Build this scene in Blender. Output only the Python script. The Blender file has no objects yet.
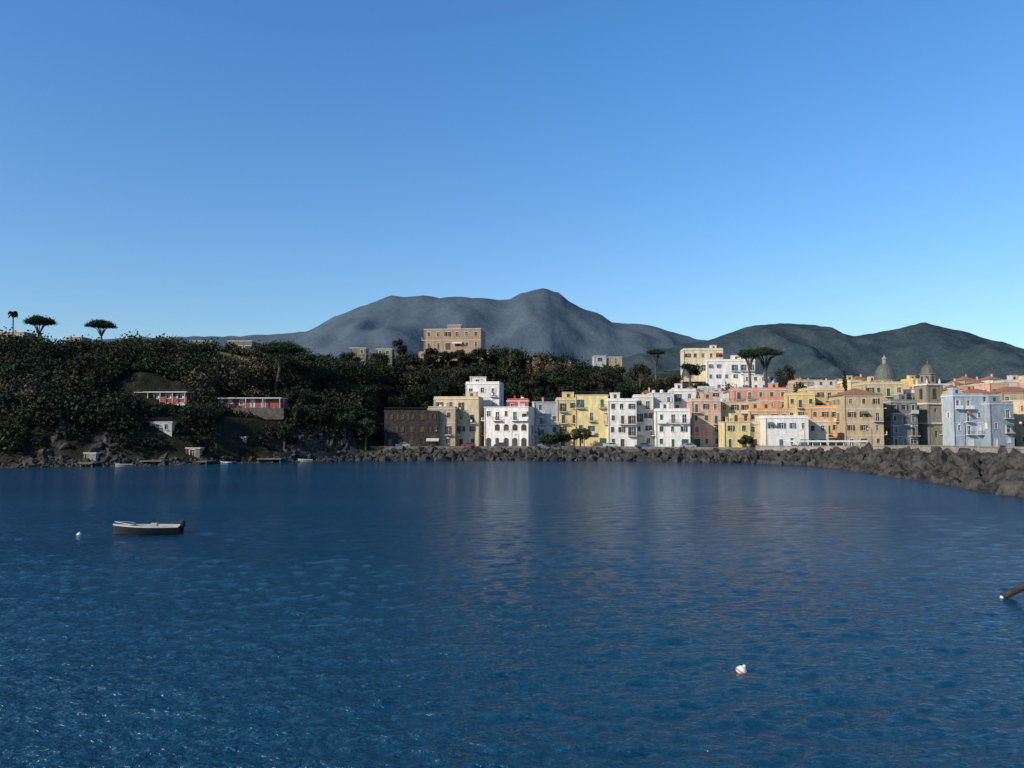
import bpy, bmesh, math, random
import numpy as np
from mathutils import Vector, noise
random.seed(7); rs=np.random.RandomState(7)
S=bpy.context.scene
S.view_settings.view_transform='Standard'; S.view_settings.look='None'; S.view_settings.exposure=0
COL=S.collection
F=796.0; CH=8.0; T=math.atan(46/F); CT,ST=math.cos(T),math.sin(T)
def P(px,py,d):
    u=(px-512)/F; v=(384-py)/F
    dy=CT-v*ST; dz=ST+v*CT; k=d/dy
    return (u*k,d,CH+dz*k)
def interp(x,pts):
    return float(np.interp(x,[p[0] for p in pts],[p[1] for p in pts]))
def sm(a,b,x):
    t=min(1,max(0,(x-a)/(b-a))); return t*t*(3-2*t)
# ---------------- materials
MC={}
def newmat(name):
    m=bpy.data.materials.new(name); m.use_nodes=True
    nt=m.node_tree; b=nt.nodes['Principled BSDF']
    return m,nt,b
def N(nt,t,**k):
    n=nt.nodes.new(t)
    for a,v in k.items(): setattr(n,a,v)
    return n
def noisemat(name,c1,c2,scale=1.0,rough=0.85,bump=0.0,bscale=None,stretch=(1,1,1),detail=6,spec=0.3):
    if name in MC: return MC[name]
    m,nt,b=newmat(name); L=nt.links.new
    tc=N(nt,'ShaderNodeTexCoord'); mp=N(nt,'ShaderNodeMapping'); mp.inputs['Scale'].default_value=stretch
    L(tc.outputs['Object'],mp.inputs[0])
    n=N(nt,'ShaderNodeTexNoise'); n.inputs['Scale'].default_value=scale; n.inputs['Detail'].default_value=detail; n.inputs['Roughness'].default_value=0.65
    L(mp.outputs[0],n.inputs['Vector'])
    r=N(nt,'ShaderNodeValToRGB'); r.color_ramp.elements[0].position=0.35; r.color_ramp.elements[1].position=0.65
    r.color_ramp.elements[0].color=(*c1,1); r.color_ramp.elements[1].color=(*c2,1)
    L(n.outputs[0],r.inputs[0]); L(r.outputs[0],b.inputs['Base Color'])
    b.inputs['Roughness'].default_value=rough; b.inputs['Specular IOR Level'].default_value=spec
    if bump:
        n2=N(nt,'ShaderNodeTexNoise'); n2.inputs['Scale'].default_value=bscale or scale*4; n2.inputs['Detail'].default_value=5
        L(tc.outputs['Object'],n2.inputs['Vector'])
        bp=N(nt,'ShaderNodeBump'); bp.inputs['Strength'].default_value=1; bp.inputs['Distance'].default_value=bump
        L(n2.outputs[0],bp.inputs['Height']); L(bp.outputs[0],b.inputs['Normal'])
    MC[name]=m; return m
def wallmat(c):
    k='plaster_%.2f_%.2f_%.2f'%c
    d=tuple(v*0.66 for v in c)
    return noisemat(k,d,c,scale=0.9,rough=0.9,bump=0.02,bscale=6,stretch=(1.4,1.4,0.35))
GLASS=noisemat('window_glass',(0.02,0.025,0.03),(0.05,0.06,0.07),scale=2,rough=0.12,spec=0.5)
TRIM=noisemat('trim_plaster',(0.5,0.45,0.36),(0.66,0.61,0.52),scale=1.5)
WTRIM=noisemat('white_trim',(0.6,0.58,0.54),(0.77,0.75,0.71),scale=1.5)
GTRIM=noisemat('weathered_white',(0.28,0.27,0.26),(0.45,0.44,0.42),scale=1.5)
IRON=noisemat('railing_iron',(0.03,0.03,0.03),(0.06,0.06,0.06),scale=3,rough=0.6)
TILE=noisemat('terracotta_tiles',(0.20,0.08,0.045),(0.36,0.16,0.09),scale=3,stretch=(1,1,1),bump=0.05,bscale=5)
ROOF=noisemat('flat_roof',(0.25,0.24,0.22),(0.4,0.38,0.36),scale=1.0)
SH={'g':noisemat('shutter_green',(0.02,0.07,0.05),(0.04,0.11,0.08),scale=3,rough=0.6),
    'b':noisemat('shutter_brown',(0.08,0.04,0.02),(0.13,0.07,0.04),scale=3,rough=0.6),
    'w':noisemat('shutter_white',(0.5,0.5,0.5),(0.65,0.65,0.65),scale=3,rough=0.6),
    's':noisemat('shutter_blue',(0.05,0.1,0.18),(0.08,0.16,0.26),scale=3,rough=0.6)}
STONE=noisemat('rough_stone',(0.045,0.038,0.032),(0.13,0.11,0.09),scale=1.6,rough=0.95,bump=0.08,bscale=3)
# ---------------- mesh builder
class MB:
    def __init__(s): s.g={}
    def _g(s,part,mat):
        k=(part,mat.name)
        if k not in s.g: s.g[k]=(mat,[],[])
        return s.g[k]
    def quad(s,part,mat,pts):
        g=s._g(part,mat); i=len(g[1]); g[1].extend([tuple(p) for p in pts]); g[2].append(tuple(range(i,i+len(pts))))
    def box(s,part,mat,o,u,n,ua,ub,za,zb,na,nb):
        g=s._g(part,mat); i=len(g[1]); o=Vector(o)
        for z in (za,zb):
            for a,b in ((ua,na),(ub,na),(ub,nb),(ua,nb)):
                p=o+u*a+n*b; g[1].append((p.x,p.y,p.z+z))
        fs=[(0,1,2,3),(4,7,6,5),(0,4,5,1),(1,5,6,2),(2,6,7,3),(3,7,4,0)]
        for f in fs: g[2].append(tuple(i+k for k in f))
    def abox(s,part,mat,x0,x1,y0,y1,z0,z1):
        s.box(part,mat,(0,0,0),Vector((1,0,0)),Vector((0,1,0)),x0,x1,z0,z1,y0,y1)
    def lathe(s,part,mat,cx,cy,prof,seg=16,phase=0):
        g=s._g(part,mat); i=len(g[1])
        for (r,z) in prof:
            for k in range(seg):
                a=2*math.pi*(k+phase)/seg; g[1].append((cx+r*math.cos(a),cy+r*math.sin(a),z))
        for j in range(len(prof)-1):
            for k in range(seg):
                k2=(k+1)%seg
                g[2].append((i+j*seg+k,i+j*seg+k2,i+(j+1)*seg+k2,i+(j+1)*seg+k))
        g[2].append(tuple(i+(len(prof)-1)*seg+k for k in range(seg)))
    def tube(s,part,mat,pts,rad,seg=8):
        g=s._g(part,mat); i=len(g[1])
        pts=[Vector(p) for p in pts]
        for j,p in enumerate(pts):
            t=(pts[min(j+1,len(pts)-1)]-pts[max(j-1,0)]).normalized()
            a=t.cross(Vector((0.3,0.9,0.1))).normalized(); b=t.cross(a)
            for k in range(seg):
                an=2*math.pi*k/seg; q=p+(a*math.cos(an)+b*math.sin(an))*rad[j]; g[1].append(tuple(q))
        for j in range(len(pts)-1):
            for k in range(seg):
                k2=(k+1)%seg
                g[2].append((i+j*seg+k,i+j*seg+k2,i+(j+1)*seg+k2,i+(j+1)*seg+k))
        g[2].append(tuple(i+k for k in range(seg))); g[2].append(tuple(i+(len(pts)-1)*seg+k for k in range(seg)))
    def build(s,name,loc=(0,0,0),rot=0,extra=[]):
        e=bpy.data.objects.new(name,None); e.location=loc; e.rotation_euler=(0,0,rot); e.empty_display_size=1; COL.objects.link(e)
        parts={}
        for (part,mn),(mat,v,f) in s.g.items(): parts.setdefault(part,[]).append((mat,v,f))
        for part,l in parts.items():
            me=bpy.data.meshes.new(part); V=[];Fc=[];mi=[]
            for q,(mat,v,f) in enumerate(l):
                o=len(V); V+=v; Fc+=[tuple(a+o for a in ff) for ff in f]; mi+=[q]*len(f); me.materials.append(mat)
            me.from_pydata(V,[],Fc); me.polygons.foreach_set('material_index',mi); me.update()
            ob=bpy.data.objects.new(part,me); COL.objects.link(ob); ob.parent=e
        for ob in extra: ob.parent=e
        return e
    def build_single(s,name,loc=(0,0,0),rot=(0,0,0),smooth=False):
        me=bpy.data.meshes.new(name); V=[];Fc=[];mi=[]
        for q,(mat,v,f) in enumerate(s.g.values()):
            o=len(V); V+=v; Fc+=[tuple(a+o for a in ff) for ff in f]; mi+=[q]*len(f); me.materials.append(mat)
        me.from_pydata(V,[],Fc); me.polygons.foreach_set('material_index',mi)
        if smooth: me.polygons.foreach_set('use_smooth',[True]*len(Fc))
        me.update()
        ob=bpy.data.objects.new(name,me); ob.location=loc; ob.rotation_euler=rot; COL.objects.link(ob); return ob
# ---------------- terrain
SHORE=[(-600,420),(-260,300),(-200,200),(-140,168),(-111,172),(-92,177),(-73,187),(-55,203),(-38,212),(23,212),(33,207),(50,199),(66,188),(84,190),(90,202),(600,202)]
RIDGE=[(-260,24),(-200,32),(-120,33.5),(-90,32.5),(-60,31),(-44,30),(-11,31),(16,29),(29,25),(46,20),(63,17),(83,17),(112,9),(170,6),(600,6)]
def H(x,y):
    ys=interp(x,SHORE); s=y-ys
    if s<0: return max(-6,-0.8+s*0.25)
    R=interp(x,RIDGE)
    t=sm(-44,-34,x)
    nz=noise.noise(Vector((x*0.05,y*0.05,1.3)))*3.0+noise.noise(Vector((x*0.16,y*0.16,4.3)))*1.6
    hl=interp(s,[(0,-0.8),(2,0.8),(5,3.4),(10,10),(20,13),(27,15),(33,21),(45,R*0.78),(60,R*0.93),(85,R),(400,R)])
    hl+=nz*min(1,s/15)*(1-0.6*sm(60,85,s))
    ht=interp(s,[(0,-0.8),(3,1.4),(6,3.0),(400,3.1)])
    ht+=(R-3.1)*sm(238,270,y)
    ht+=sm(270,300,y)*6*sm(35,70,x)*(1-sm(105,130,x))
    ht+=nz*sm(242,260,y)*0.5
    h=hl*(1-t)+ht*t
    far=sm(450,900,y)
    return h*(1-far)+far*12
def gmask(x,y,z):
    if not(-112<x<-38 and 236<y<290): return 0
    n=noise.noise(Vector((x*0.03,y*0.10,z*0.1)))
    return sm(-0.05,0.1,n)
def cmask(x,y):
    s=y-interp(x,SHORE)
    if x>-40 or s<2 or s>22: return 0
    n=noise.noise(Vector((x*0.08,s*0.05,7)))+.35*noise.noise(Vector((x*.2,s*.2,2)))
    return sm(0.02,0.16,n-(0.0 if s<13 else 0.15))
def build_terrain():
    na=520; A=np.linspace(-1.25,1.25,na)
    D=list(np.linspace(95,300,210))+list(np.geomspace(304,9000,60))
    V=[];C=[]
    for d in D:
        for a in A:
            x=math.tan(a*0.8)*d
            z=H(x,d)
            c=cmask(x,d)
            if c>0: z+=c*1.2*noise.noise(Vector((x*.45,d*.45,z*.3)))
            V.append((x,d,z))
            g=gmask(x,d,z)
            if x>-36 and z<4.4 and z>2: g=-1
            elif c>0: g=-.25*c
            C.append(g)
    nd=len(D)
    idx=np.arange(na*nd).reshape(nd,na)
    f=np.stack([idx[:-1,:-1],idx[:-1,1:],idx[1:,1:],idx[1:,:-1]],-1).reshape(-1,4)
    me=bpy.data.meshes.new('terrain'); me.from_pydata(V,[],f.tolist())
    at=me.attributes.new('grass','FLOAT','POINT'); at.data.foreach_set('value',C)
    me.polygons.foreach_set('use_smooth',[True]*len(me.polygons))
    ob=bpy.data.objects.new('terrain',me); COL.objects.link(ob)
    m,nt,b=newmat('headland_ground'); L=nt.links.new
    tc=N(nt,'ShaderNodeTexCoord')
    n=N(nt,'ShaderNodeTexNoise'); n.inputs['Scale'].default_value=0.3; n.inputs['Detail'].default_value=9; n.inputs['Roughness'].default_value=0.72
    L(tc.outputs['Object'],n.inputs['Vector'])
    r=N(nt,'ShaderNodeValToRGB'); e=r.color_ramp.elements; e[0].position=0.35; e[0].color=(0.012,0.015,0.009,1); e[1].position=0.68; e[1].color=(0.065,0.055,0.036,1)
    q=e.new(0.52); q.color=(0.025,0.026,0.015,1)
    L(n.outputs[0],r.inputs[0])
    r2=N(nt,'ShaderNodeValToRGB'); e=r2.color_ramp.elements; e[0].position=0.4; e[0].color=(0.07,0.10,0.025,1); e[1].position=0.62; e[1].color=(0.24,0.20,0.08,1)
    L(n.outputs[0],r2.inputs[0])
    a=N(nt,'ShaderNodeAttribute'); a.attribute_name='grass'
    mx=N(nt,'ShaderNodeMix',data_type='RGBA'); cl=N(nt,'ShaderNodeClamp'); L(a.outputs['Fac'],cl.inputs[0]); L(cl.outputs[0],mx.inputs[0]); L(r.outputs[0],mx.inputs[6]); L(r2.outputs[0],mx.inputs[7])
    mu=N(nt,'ShaderNodeMath',operation='MULTIPLY'); mu.inputs[1].default_value=-1; L(a.outputs['Fac'],mu.inputs[0])
    cl2=N(nt,'ShaderNodeClamp'); L(mu.outputs[0],cl2.inputs[0])
    mx2=N(nt,'ShaderNodeMix',data_type='RGBA'); L(cl2.outputs[0],mx2.inputs[0]); L(mx.outputs[2],mx2.inputs[6]); mx2.inputs[7].default_value=(0.15,0.13,0.105,1)
    L(mx2.outputs[2],b.inputs['Base Color']); b.inputs['Roughness'].default_value=0.95; b.inputs['Specular IOR Level'].default_value=0.1
    bp=N(nt,'ShaderNodeBump'); bp.inputs['Distance'].default_value=2.2; L(n.outputs[0],bp.inputs['Height']); L(bp.outputs[0],b.inputs['Normal'])
    me.materials.append(m)
build_terrain()
# ---------------- mountains
def ridge_field(name,ridge_px,dist,wf,wb,xr,step,namp,mat,seed,sil=4):
    pts=[(P(px,py,dist)[0],P(px,py,dist)[2]) for px,py in ridge_px]
    def hf(x,y):
        zr=interp(x,pts)
        yr=dist+noise.noise(Vector((x/900,seed,0)))*wf*0.12
        t=(yr-y)/wf if y<yr else (y-yr)/wb
        t=min(1,max(0,t))
        b=(1-t)**1.25
        v=Vector((x/(namp*7),y/(namp*12),seed))
        rn=1-abs(noise.noise(v)*2); rn2=1-abs(noise.noise(v*2.7)*2); f=noise.fractal(v*6,0.7,2.1,6)
        k=min(1,t*3.5)*(1-t*0.6)
        z=zr*b+ (rn-0.75)*namp*k*1.8+(rn2-0.7)*namp*0.7*k + f*sil*(0.45+k)
        return z-2-6*t
    x0,x1=xr; xs=np.arange(x0,x1,step); ys=np.arange(dist-wf,dist+wb,step*1.0)
    V=[(x,y,hf(x,y)) for y in ys for x in xs]
    nx=len(xs); ny=len(ys); idx=np.arange(nx*ny).reshape(ny,nx)
    f=np.stack([idx[:-1,:-1],idx[:-1,1:],idx[1:,1:],idx[1:,:-1]],-1).reshape(-1,4)
    me=bpy.data.meshes.new(name); me.from_pydata(V,[],f.tolist()); me.polygons.foreach_set('use_smooth',[True]*len(f))
    me.materials.append(mat); ob=bpy.data.objects.new(name,me); COL.objects.link(ob)
    return hf
def woods(name,ca,cb,cc,scale,bump,vo=.35):
    # two-scale forest texture: broad stands and fine tree-crown mottling
    m,nt,b=newmat(name); L=nt.links.new; tc=N(nt,'ShaderNodeTexCoord')
    n1=N(nt,'ShaderNodeTexNoise'); n1.inputs['Scale'].default_value=scale; n1.inputs['Detail'].default_value=10; n1.inputs['Roughness'].default_value=.62; L(tc.outputs['Object'],n1.inputs['Vector'])
    n2=N(nt,'ShaderNodeTexNoise'); n2.inputs['Scale'].default_value=scale*11; n2.inputs['Detail'].default_value=4; L(tc.outputs['Object'],n2.inputs['Vector'])
    r=N(nt,'ShaderNodeValToRGB'); e=r.color_ramp.elements; e[0].position=.38; e[0].color=(*ca,1); e[1].position=.62; e[1].color=(*cb,1); L(n1.outputs[0],r.inputs[0])
    mr=N(nt,'ShaderNodeMapRange'); L(n2.outputs[0],mr.inputs[0]); mr.inputs[1].default_value=.42; mr.inputs[2].default_value=.62; mr.inputs[3].default_value=0; mr.inputs[4].default_value=vo
    mx=N(nt,'ShaderNodeMix',data_type='RGBA'); L(mr.outputs[0],mx.inputs[0]); L(r.outputs[0],mx.inputs[6]); mx.inputs[7].default_value=(*cc,1); L(mx.outputs[2],b.inputs['Base Color'])
    b.inputs['Roughness'].default_value=1; b.inputs['Specular IOR Level'].default_value=0
    bp=N(nt,'ShaderNodeBump'); bp.inputs['Distance'].default_value=bump; L(n1.outputs[0],bp.inputs['Height']); L(bp.outputs[0],b.inputs['Normal'])
    return m
m1=woods('mountain_woods_hazed',(0.066,0.094,0.118),(0.094,0.120,0.136),(0.054,0.080,0.102),.008,14,.5)  # blue-grey aerial haze painted into the woodland colours
m2=woods('hill_woods_hazed',(0.032,0.052,0.060),(0.062,0.080,0.082),(0.024,0.040,0.048),.014,11,.6)  # nearer range: weaker bluish haze mixed into the base colours
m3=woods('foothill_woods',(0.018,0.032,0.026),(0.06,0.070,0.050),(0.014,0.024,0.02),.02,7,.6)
main=[(-600,400),(-200,372),(0,350),(120,340),(185,336),(220,334),(260,331),(290,329),(306,327),(322,320),(340,312),(356,306),(370,301),(385,297),(400,295),(425,296),(440,299),(455,297),(470,299),(485,298),(500,300),(510,299),(520,293),(532,290),(545,287),(553,290),(560,291),(566,297),(580,306),(600,312),(612,320),(625,321),(640,323),(660,327),(680,334),(720,345),(800,356),(1000,372),(1400,400)]
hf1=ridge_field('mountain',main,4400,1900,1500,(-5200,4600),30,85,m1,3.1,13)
right=[(300,400),(560,372),(640,352),(700,339),(715,336),(730,330),(745,327),(760,322),(775,321),(790,319),(815,320),(835,324),(848,331),(862,333),(880,331),(895,328),(905,325),(925,321),(940,324),(950,326),(965,331),(980,335),(1024,350),(1100,362),(1300,385),(1600,410)]
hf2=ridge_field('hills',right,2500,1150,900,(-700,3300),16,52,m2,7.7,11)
foot=[(100,425),(420,400),(600,372),(680,368),(760,372),(830,376),(900,376),(980,380),(1050,382),(1200,390),(1500,410)]
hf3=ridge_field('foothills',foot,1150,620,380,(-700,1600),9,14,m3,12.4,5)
def distant_houses():
    b=MB(); pal=[(0.42,0.42,0.42),(0.36,0.32,0.27),(0.40,0.37,0.32),(0.34,0.26,0.22)]
    mats=[noisemat('far_wall_%d'%i,tuple(v*0.7 for v in c),tuple(v*.9 for v in c),scale=0.3) for i,c in enumerate(pal)]
    n=0
    while n<210:
        q=random.random()
        if q<0.15:
            y=random.uniform(2900,3400); x=random.uniform(0.05,0.26)*y; hf=hf1; w=random.uniform(9,14)
        elif q<0.7:
            y=random.triangular(1600,2120,1750); x=random.uniform(0.22,0.9)*y; hf=hf2; w=random.uniform(7,11)
            c=noise.noise(Vector((x/260,y/260,5)))
            if c<0.0 and random.random()<0.8: continue
        else:
            y=random.uniform(800,1150); x=random.uniform(0.05,0.85)*y; hf=hf3; w=random.uniform(7,10)
        z=hf(x,y); h=random.uniform(2.5,5); dp=w*0.8
        m=random.choice(mats)
        b.abox('h',m,x-w/2,x+w/2,y,y+dp,z-6,z+h)
        if random.random()<0.6:
            b.quad('r',TILE,[(x-w/2-.4,y-.4,z+h+.05),(x+w/2+.4,y-.4,z+h+.05),(x+w/2+.4,y+dp/2,z+h+2),(x-w/2-.4,y+dp/2,z+h+2)])
            b.quad('r',TILE,[(x-w/2-.4,y+dp/2,z+h+2),(x+w/2+.4,y+dp/2,z+h+2),(x+w/2+.4,y+dp,z+h),(x-w/2-.4,y+dp,z+h)])
        for k in range(int(w/3)):
            b.abox('w',GLASS,x-w/2+1+k*3,x-w/2+2.2+k*3,y-.15,y-.02,z+h-2.4,z+h-1)
        n+=1
    b.build_single('distant_village')
distant_houses()
# ---------------- sea : one sheet with real waves near, flat far out
def build_sea():
    nc=1200
    U=np.tan(np.radians(np.linspace(-41,41,nc)))
    inv=np.linspace(1/9.0,1/230.0,1100)
    Y=np.concatenate([1/inv,np.geomspace(240,12000,40)])
    XX=Y[:,None]*U[None,:]; YY=np.repeat(Y[:,None],nc,1)
    dy=np.gradient(Y)[:,None]
    r=np.random.RandomState(5); Z=np.zeros_like(XX); nw=130
    lam=np.exp(r.uniform(np.log(0.26),np.log(2.8),nw)); ang=r.normal(0.30,0.6,nw)-math.pi/2; ph=r.uniform(0,6.28,nw)
    pm=1+0.2*np.sin(XX*0.045+1.3*np.sin(YY*0.03))*np.sin(YY*0.07+1.1*np.sin(XX*0.021+2))
    wx=.35*np.sin(.11*XX+.05*YY); wy=.35*np.sin(.09*YY-.04*XX+1)
    for l,a,p in zip(lam,ang,ph):
        k=2*math.pi/l; sl=0.165*math.sqrt(2/nw)*(1.0 if l<1.5 else .6); amp=sl/k
        fade=np.clip((l/dy-2.2)/2.0,0,1)
        arg=k*((XX+wx)*math.cos(a)+(YY+wy)*math.sin(a))+p
        Z+=amp*fade*np.sin(arg)*pm
    V=np.stack([XX,YY,Z],-1).reshape(-1,3).astype(np.float32); nr=len(Y)
    idx=np.arange(nr*nc,dtype=np.int32).reshape(nr,nc)
    f=np.stack([idx[:-1,:-1],idx[:-1,1:],idx[1:,1:],idx[1:,:-1]],-1).reshape(-1,4)
    n0=len(V); V=np.concatenate([V,np.array([(-14000,-3000,-.5),(14000,-3000,-.5),(14000,12500,-.5),(-14000,12500,-.5)],dtype=np.float32)])
    f=np.concatenate([f,np.array([[n0,n0+1,n0+2,n0+3]],dtype=np.int32)])
    me=bpy.data.meshes.new('sea'); me.vertices.add(len(V)); me.vertices.foreach_set('co',V.ravel())
    me.loops.add(f.size); me.loops.foreach_set('vertex_index',f.ravel().astype(np.int32))
    me.polygons.add(len(f)); me.polygons.foreach_set('loop_start',np.arange(0,f.size,4,dtype=np.int32)); me.update(calc_edges=True)
    me.polygons.foreach_set('use_smooth',np.ones(len(f),dtype=bool))
    ob=bpy.data.objects.new('sea',me); COL.objects.link(ob)
    m,nt,b=newmat('sea_water'); L=nt.links.new
    tc=N(nt,'ShaderNodeTexCoord')
    def nz(scale,detail,st,rot=0,rough=0.55):
        mp=N(nt,'ShaderNodeMapping'); mp.inputs['Scale'].default_value=st; mp.inputs['Rotation'].default_value=(0,0,rot)
        L(tc.outputs['Object'],mp.inputs[0]); n=N(nt,'ShaderNodeTexNoise'); n.noise_dimensions='2D'; n.inputs['Scale'].default_value=scale; n.inputs['Detail'].default_value=detail; n.inputs['Roughness'].default_value=rough
        L(mp.outputs[0],n.inputs['Vector']); return n.outputs[0]
    def mul(a,v):
        q=N(nt,'ShaderNodeMath',operation='MULTIPLY'); L(a,q.inputs[0])
        if isinstance(v,(int,float)): q.inputs[1].default_value=v
        else: L(v,q.inputs[1])
        return q.outputs[0]
    def add(a,c):
        q=N(nt,'ShaderNodeMath',operation='ADD'); L(a,q.inputs[0]); L(c,q.inputs[1]); return q.outputs[0]
    w2=mul(nz(2.4,4,(0.7,1.3,1),-0.3),0.25)
    w3=mul(nz(7.5,3,(0.8,1.2,1),0.5),0.07)
    patch=N(nt,'ShaderNodeMapRange'); L(nz(0.022,3,(0.5,1.6,1),0.1),patch.inputs[0]); patch.inputs[1].default_value=0.35; patch.inputs[2].default_value=0.65; patch.inputs[3].default_value=0.75; patch.inputs[4].default_value=1.2
    hgt=mul(add(w2,w3),patch.outputs[0])
    bp=N(nt,'ShaderNodeBump'); bp.inputs['Strength'].default_value=1; bp.inputs['Distance'].default_value=1.0
    L(hgt,bp.inputs['Height']); L(bp.outputs[0],b.inputs['Normal'])
    r=N(nt,'ShaderNodeValToRGB'); e=r.color_ramp.elements; e[0].position=0.38; e[0].color=(0.002,0.026,0.060,1); e[1].position=0.70; e[1].color=(0.003,0.047,0.084,1)
    L(nz(0.012,4,(0.5,1.7,1),0.15),r.inputs[0]); L(r.outputs[0],b.inputs['Base Color'])
    b.inputs['Roughness'].default_value=0.14; b.inputs['IOR'].default_value=1.333
    me.materials.append(m)
build_sea()
# ---------------- foliage
def folmat():
    m,nt,b=newmat('foliage'); L=nt.links.new
    a=N(nt,'ShaderNodeAttribute'); a.attribute_name='tint'
    g=N(nt,'ShaderNodeNewGeometry'); mr=N(nt,'ShaderNodeMapRange'); L(g.outputs['Random Per Island'],mr.inputs[0]); mr.inputs[3].default_value=0.75; mr.inputs[4].default_value=1.25
    v=N(nt,'ShaderNodeVectorMath',operation='SCALE'); L(a.outputs['Color'],v.inputs[0]); L(mr.outputs[0],v.inputs[3])
    L(v.outputs[0],b.inputs['Base Color']); b.inputs['Roughness'].default_value=0.8; b.inputs['Specular IOR Level'].default_value=0.1
    return m
FOL=folmat()
BARK=noisemat('bark',(0.05,0.035,0.025),(0.12,0.09,0.07),scale=2,bump=0.05,stretch=(1,1,.3))
class Leaves:
    def __init__(s): s.v=[]; s.c=[]
    def clump(s,c,r,n,size,col,shell=0.55,flat=0.0,cut=-1.0):
        d=rs.normal(size=(n,3)); d/=np.linalg.norm(d,axis=1)[:,None]
        if cut>-1: d[:,2]=np.where(d[:,2]<cut,-d[:,2]*0.6,d[:,2])
        rad=shell+(1-shell)*rs.rand(n); rad*=1+0.18*rs.normal(size=n)
        p=d*rad[:,None]*np.array(r)+np.array(c)
        a=rs.normal(size=(n,3)); a[:,2]*=(1-flat); a/=np.linalg.norm(a,axis=1)[:,None]
        b=rs.normal(size=(n,3)); b[:,2]*=(1-flat); b-=a*(a*b).sum(1)[:,None]; b/=np.linalg.norm(b,axis=1)[:,None]
        sz=(size*(0.6+0.8*rs.rand(n)))[:,None]; a*=sz; b*=sz*0.7
        s.v.append(np.stack([p-a,p-b*0.9,p+a,p+b],1))
        cc=np.ones((n,4)); cc[:,:3]=np.array(col)*(0.8+0.4*rs.rand(n,1))
        s.c.append(np.repeat(cc[:,None,:],4,1))
    def obj(s,name):
        v=np.concatenate(s.v).reshape(-1,3).astype(np.float32); c=np.concatenate(s.c).reshape(-1,4).astype(np.float32)
        n=len(v); me=bpy.data.meshes.new(name); me.vertices.add(n); me.vertices.foreach_set('co',v.ravel())
        me.loops.add(n); me.loops.foreach_set('vertex_index',np.arange(n,dtype=np.int32))
        me.polygons.add(n//4); me.polygons.foreach_set('loop_start',np.arange(0,n,4,dtype=np.int32)); me.update(calc_edges=True)
        at=me.attributes.new('tint','FLOAT_COLOR','POINT'); at.data.foreach_set('color',c.ravel())
        me.materials.append(FOL); ob=bpy.data.objects.new(name,me); COL.objects.link(ob); return ob
GREENS=[(0.018,0.029,0.013),(0.024,0.037,0.016),(0.016,0.027,0.015),(0.035,0.044,0.019),(0.042,0.038,0.022),(0.022,0.034,0.019),(0.042,0.056,0.023),(0.029,0.029,0.019)]
KEEP=[]
def px_rect(p0,p1,d0,d1):
    return (P(p0,400,d0)[0],P(p1,400,d0)[0],d0,d1)
KEEP+= [px_rect(108,191,203,211),px_rect(210,284,207,215),px_rect(148,175,190,197),px_rect(222,250,196,204),px_rect(422,487,270,286),px_rect(678,782,290,315)]
def scrub():
    lv=Leaves(); n=0; tries=0
    while n<11200 and tries<130000:
        tries+=1
        extra=n>=9000
        if extra: x=random.uniform(-115,-42); s=random.uniform(5,50)
        else: x=random.uniform(-230,112); s=random.uniform(4,100)
        ys=interp(x,SHORE); y=ys+s
        if x>-38 and y<(240 if x<0 else 246): continue
        if y>315: continue
        if x< -36 and s<9 and random.random()<0.55: continue
        if cmask(x,y)>.3 and random.random()<.72: continue
        if x>60 and random.random()<0.4: continue
        if any(k[0]-.8<x<k[1]+.8 and k[2]-2.5<y<k[3] for k in KEEP): continue
        z=H(x,y)
        if gmask(x,y,z)>.3 and random.random()<0.95: continue
        big=random.random()<0.13
        r=random.uniform(2.2,3.8) if big else random.uniform(0.9,2.1)
        if s>62 and x<30: r*=0.7
        if any(k[0]-2<x<k[1]+2 and k[2]-10<y<k[2] for k in KEEP): r=min(r,1.15)
        f=noise.noise(Vector((x*0.03,y*0.03,9)))
        col=random.choice(GREENS); 
        if f>0.1 and random.random()<0.5: col=random.choice([(0.075,0.057,0.032),(0.055,0.045,0.028),(0.10,0.08,0.04)])
        g=random.uniform(.6,1.3); col=tuple(c*g for c in col)
        h=r*random.uniform(0.7,1.25)
        lv.clump((x,y,z+h*0.55),(r,r,h),int(34+26*r*r*0.7),0.30 if not big else 0.36,col,shell=0.6,cut=-0.35)
        n+=1
    return lv.obj('headland_scrub')
scrub()
def reeds(px,py,d,w,h,name):
    lv=Leaves(); x,y,z=P(px,py,d)
    for i in range(int(w*3)):
        xx=x+random.uniform(-w/2,w/2); yy=y+random.uniform(-2,2); zz=H(xx,yy)
        hh=h*random.uniform(.6,1.1)
        lv.clump((xx,yy,zz+hh/2),(0.8,0.8,hh/2),70,0.28,random.choice([(0.17,0.11,0.06),(0.13,0.095,0.05),(0.2,0.14,0.08)]),shell=0.2)
    lv.obj(name)
reeds(170,340,250,7,5.5,'dry_reeds'); reeds(552,350,263,16,5,'dry_reeds'); reeds(395,352,262,5,4,'dry_reeds')
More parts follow.
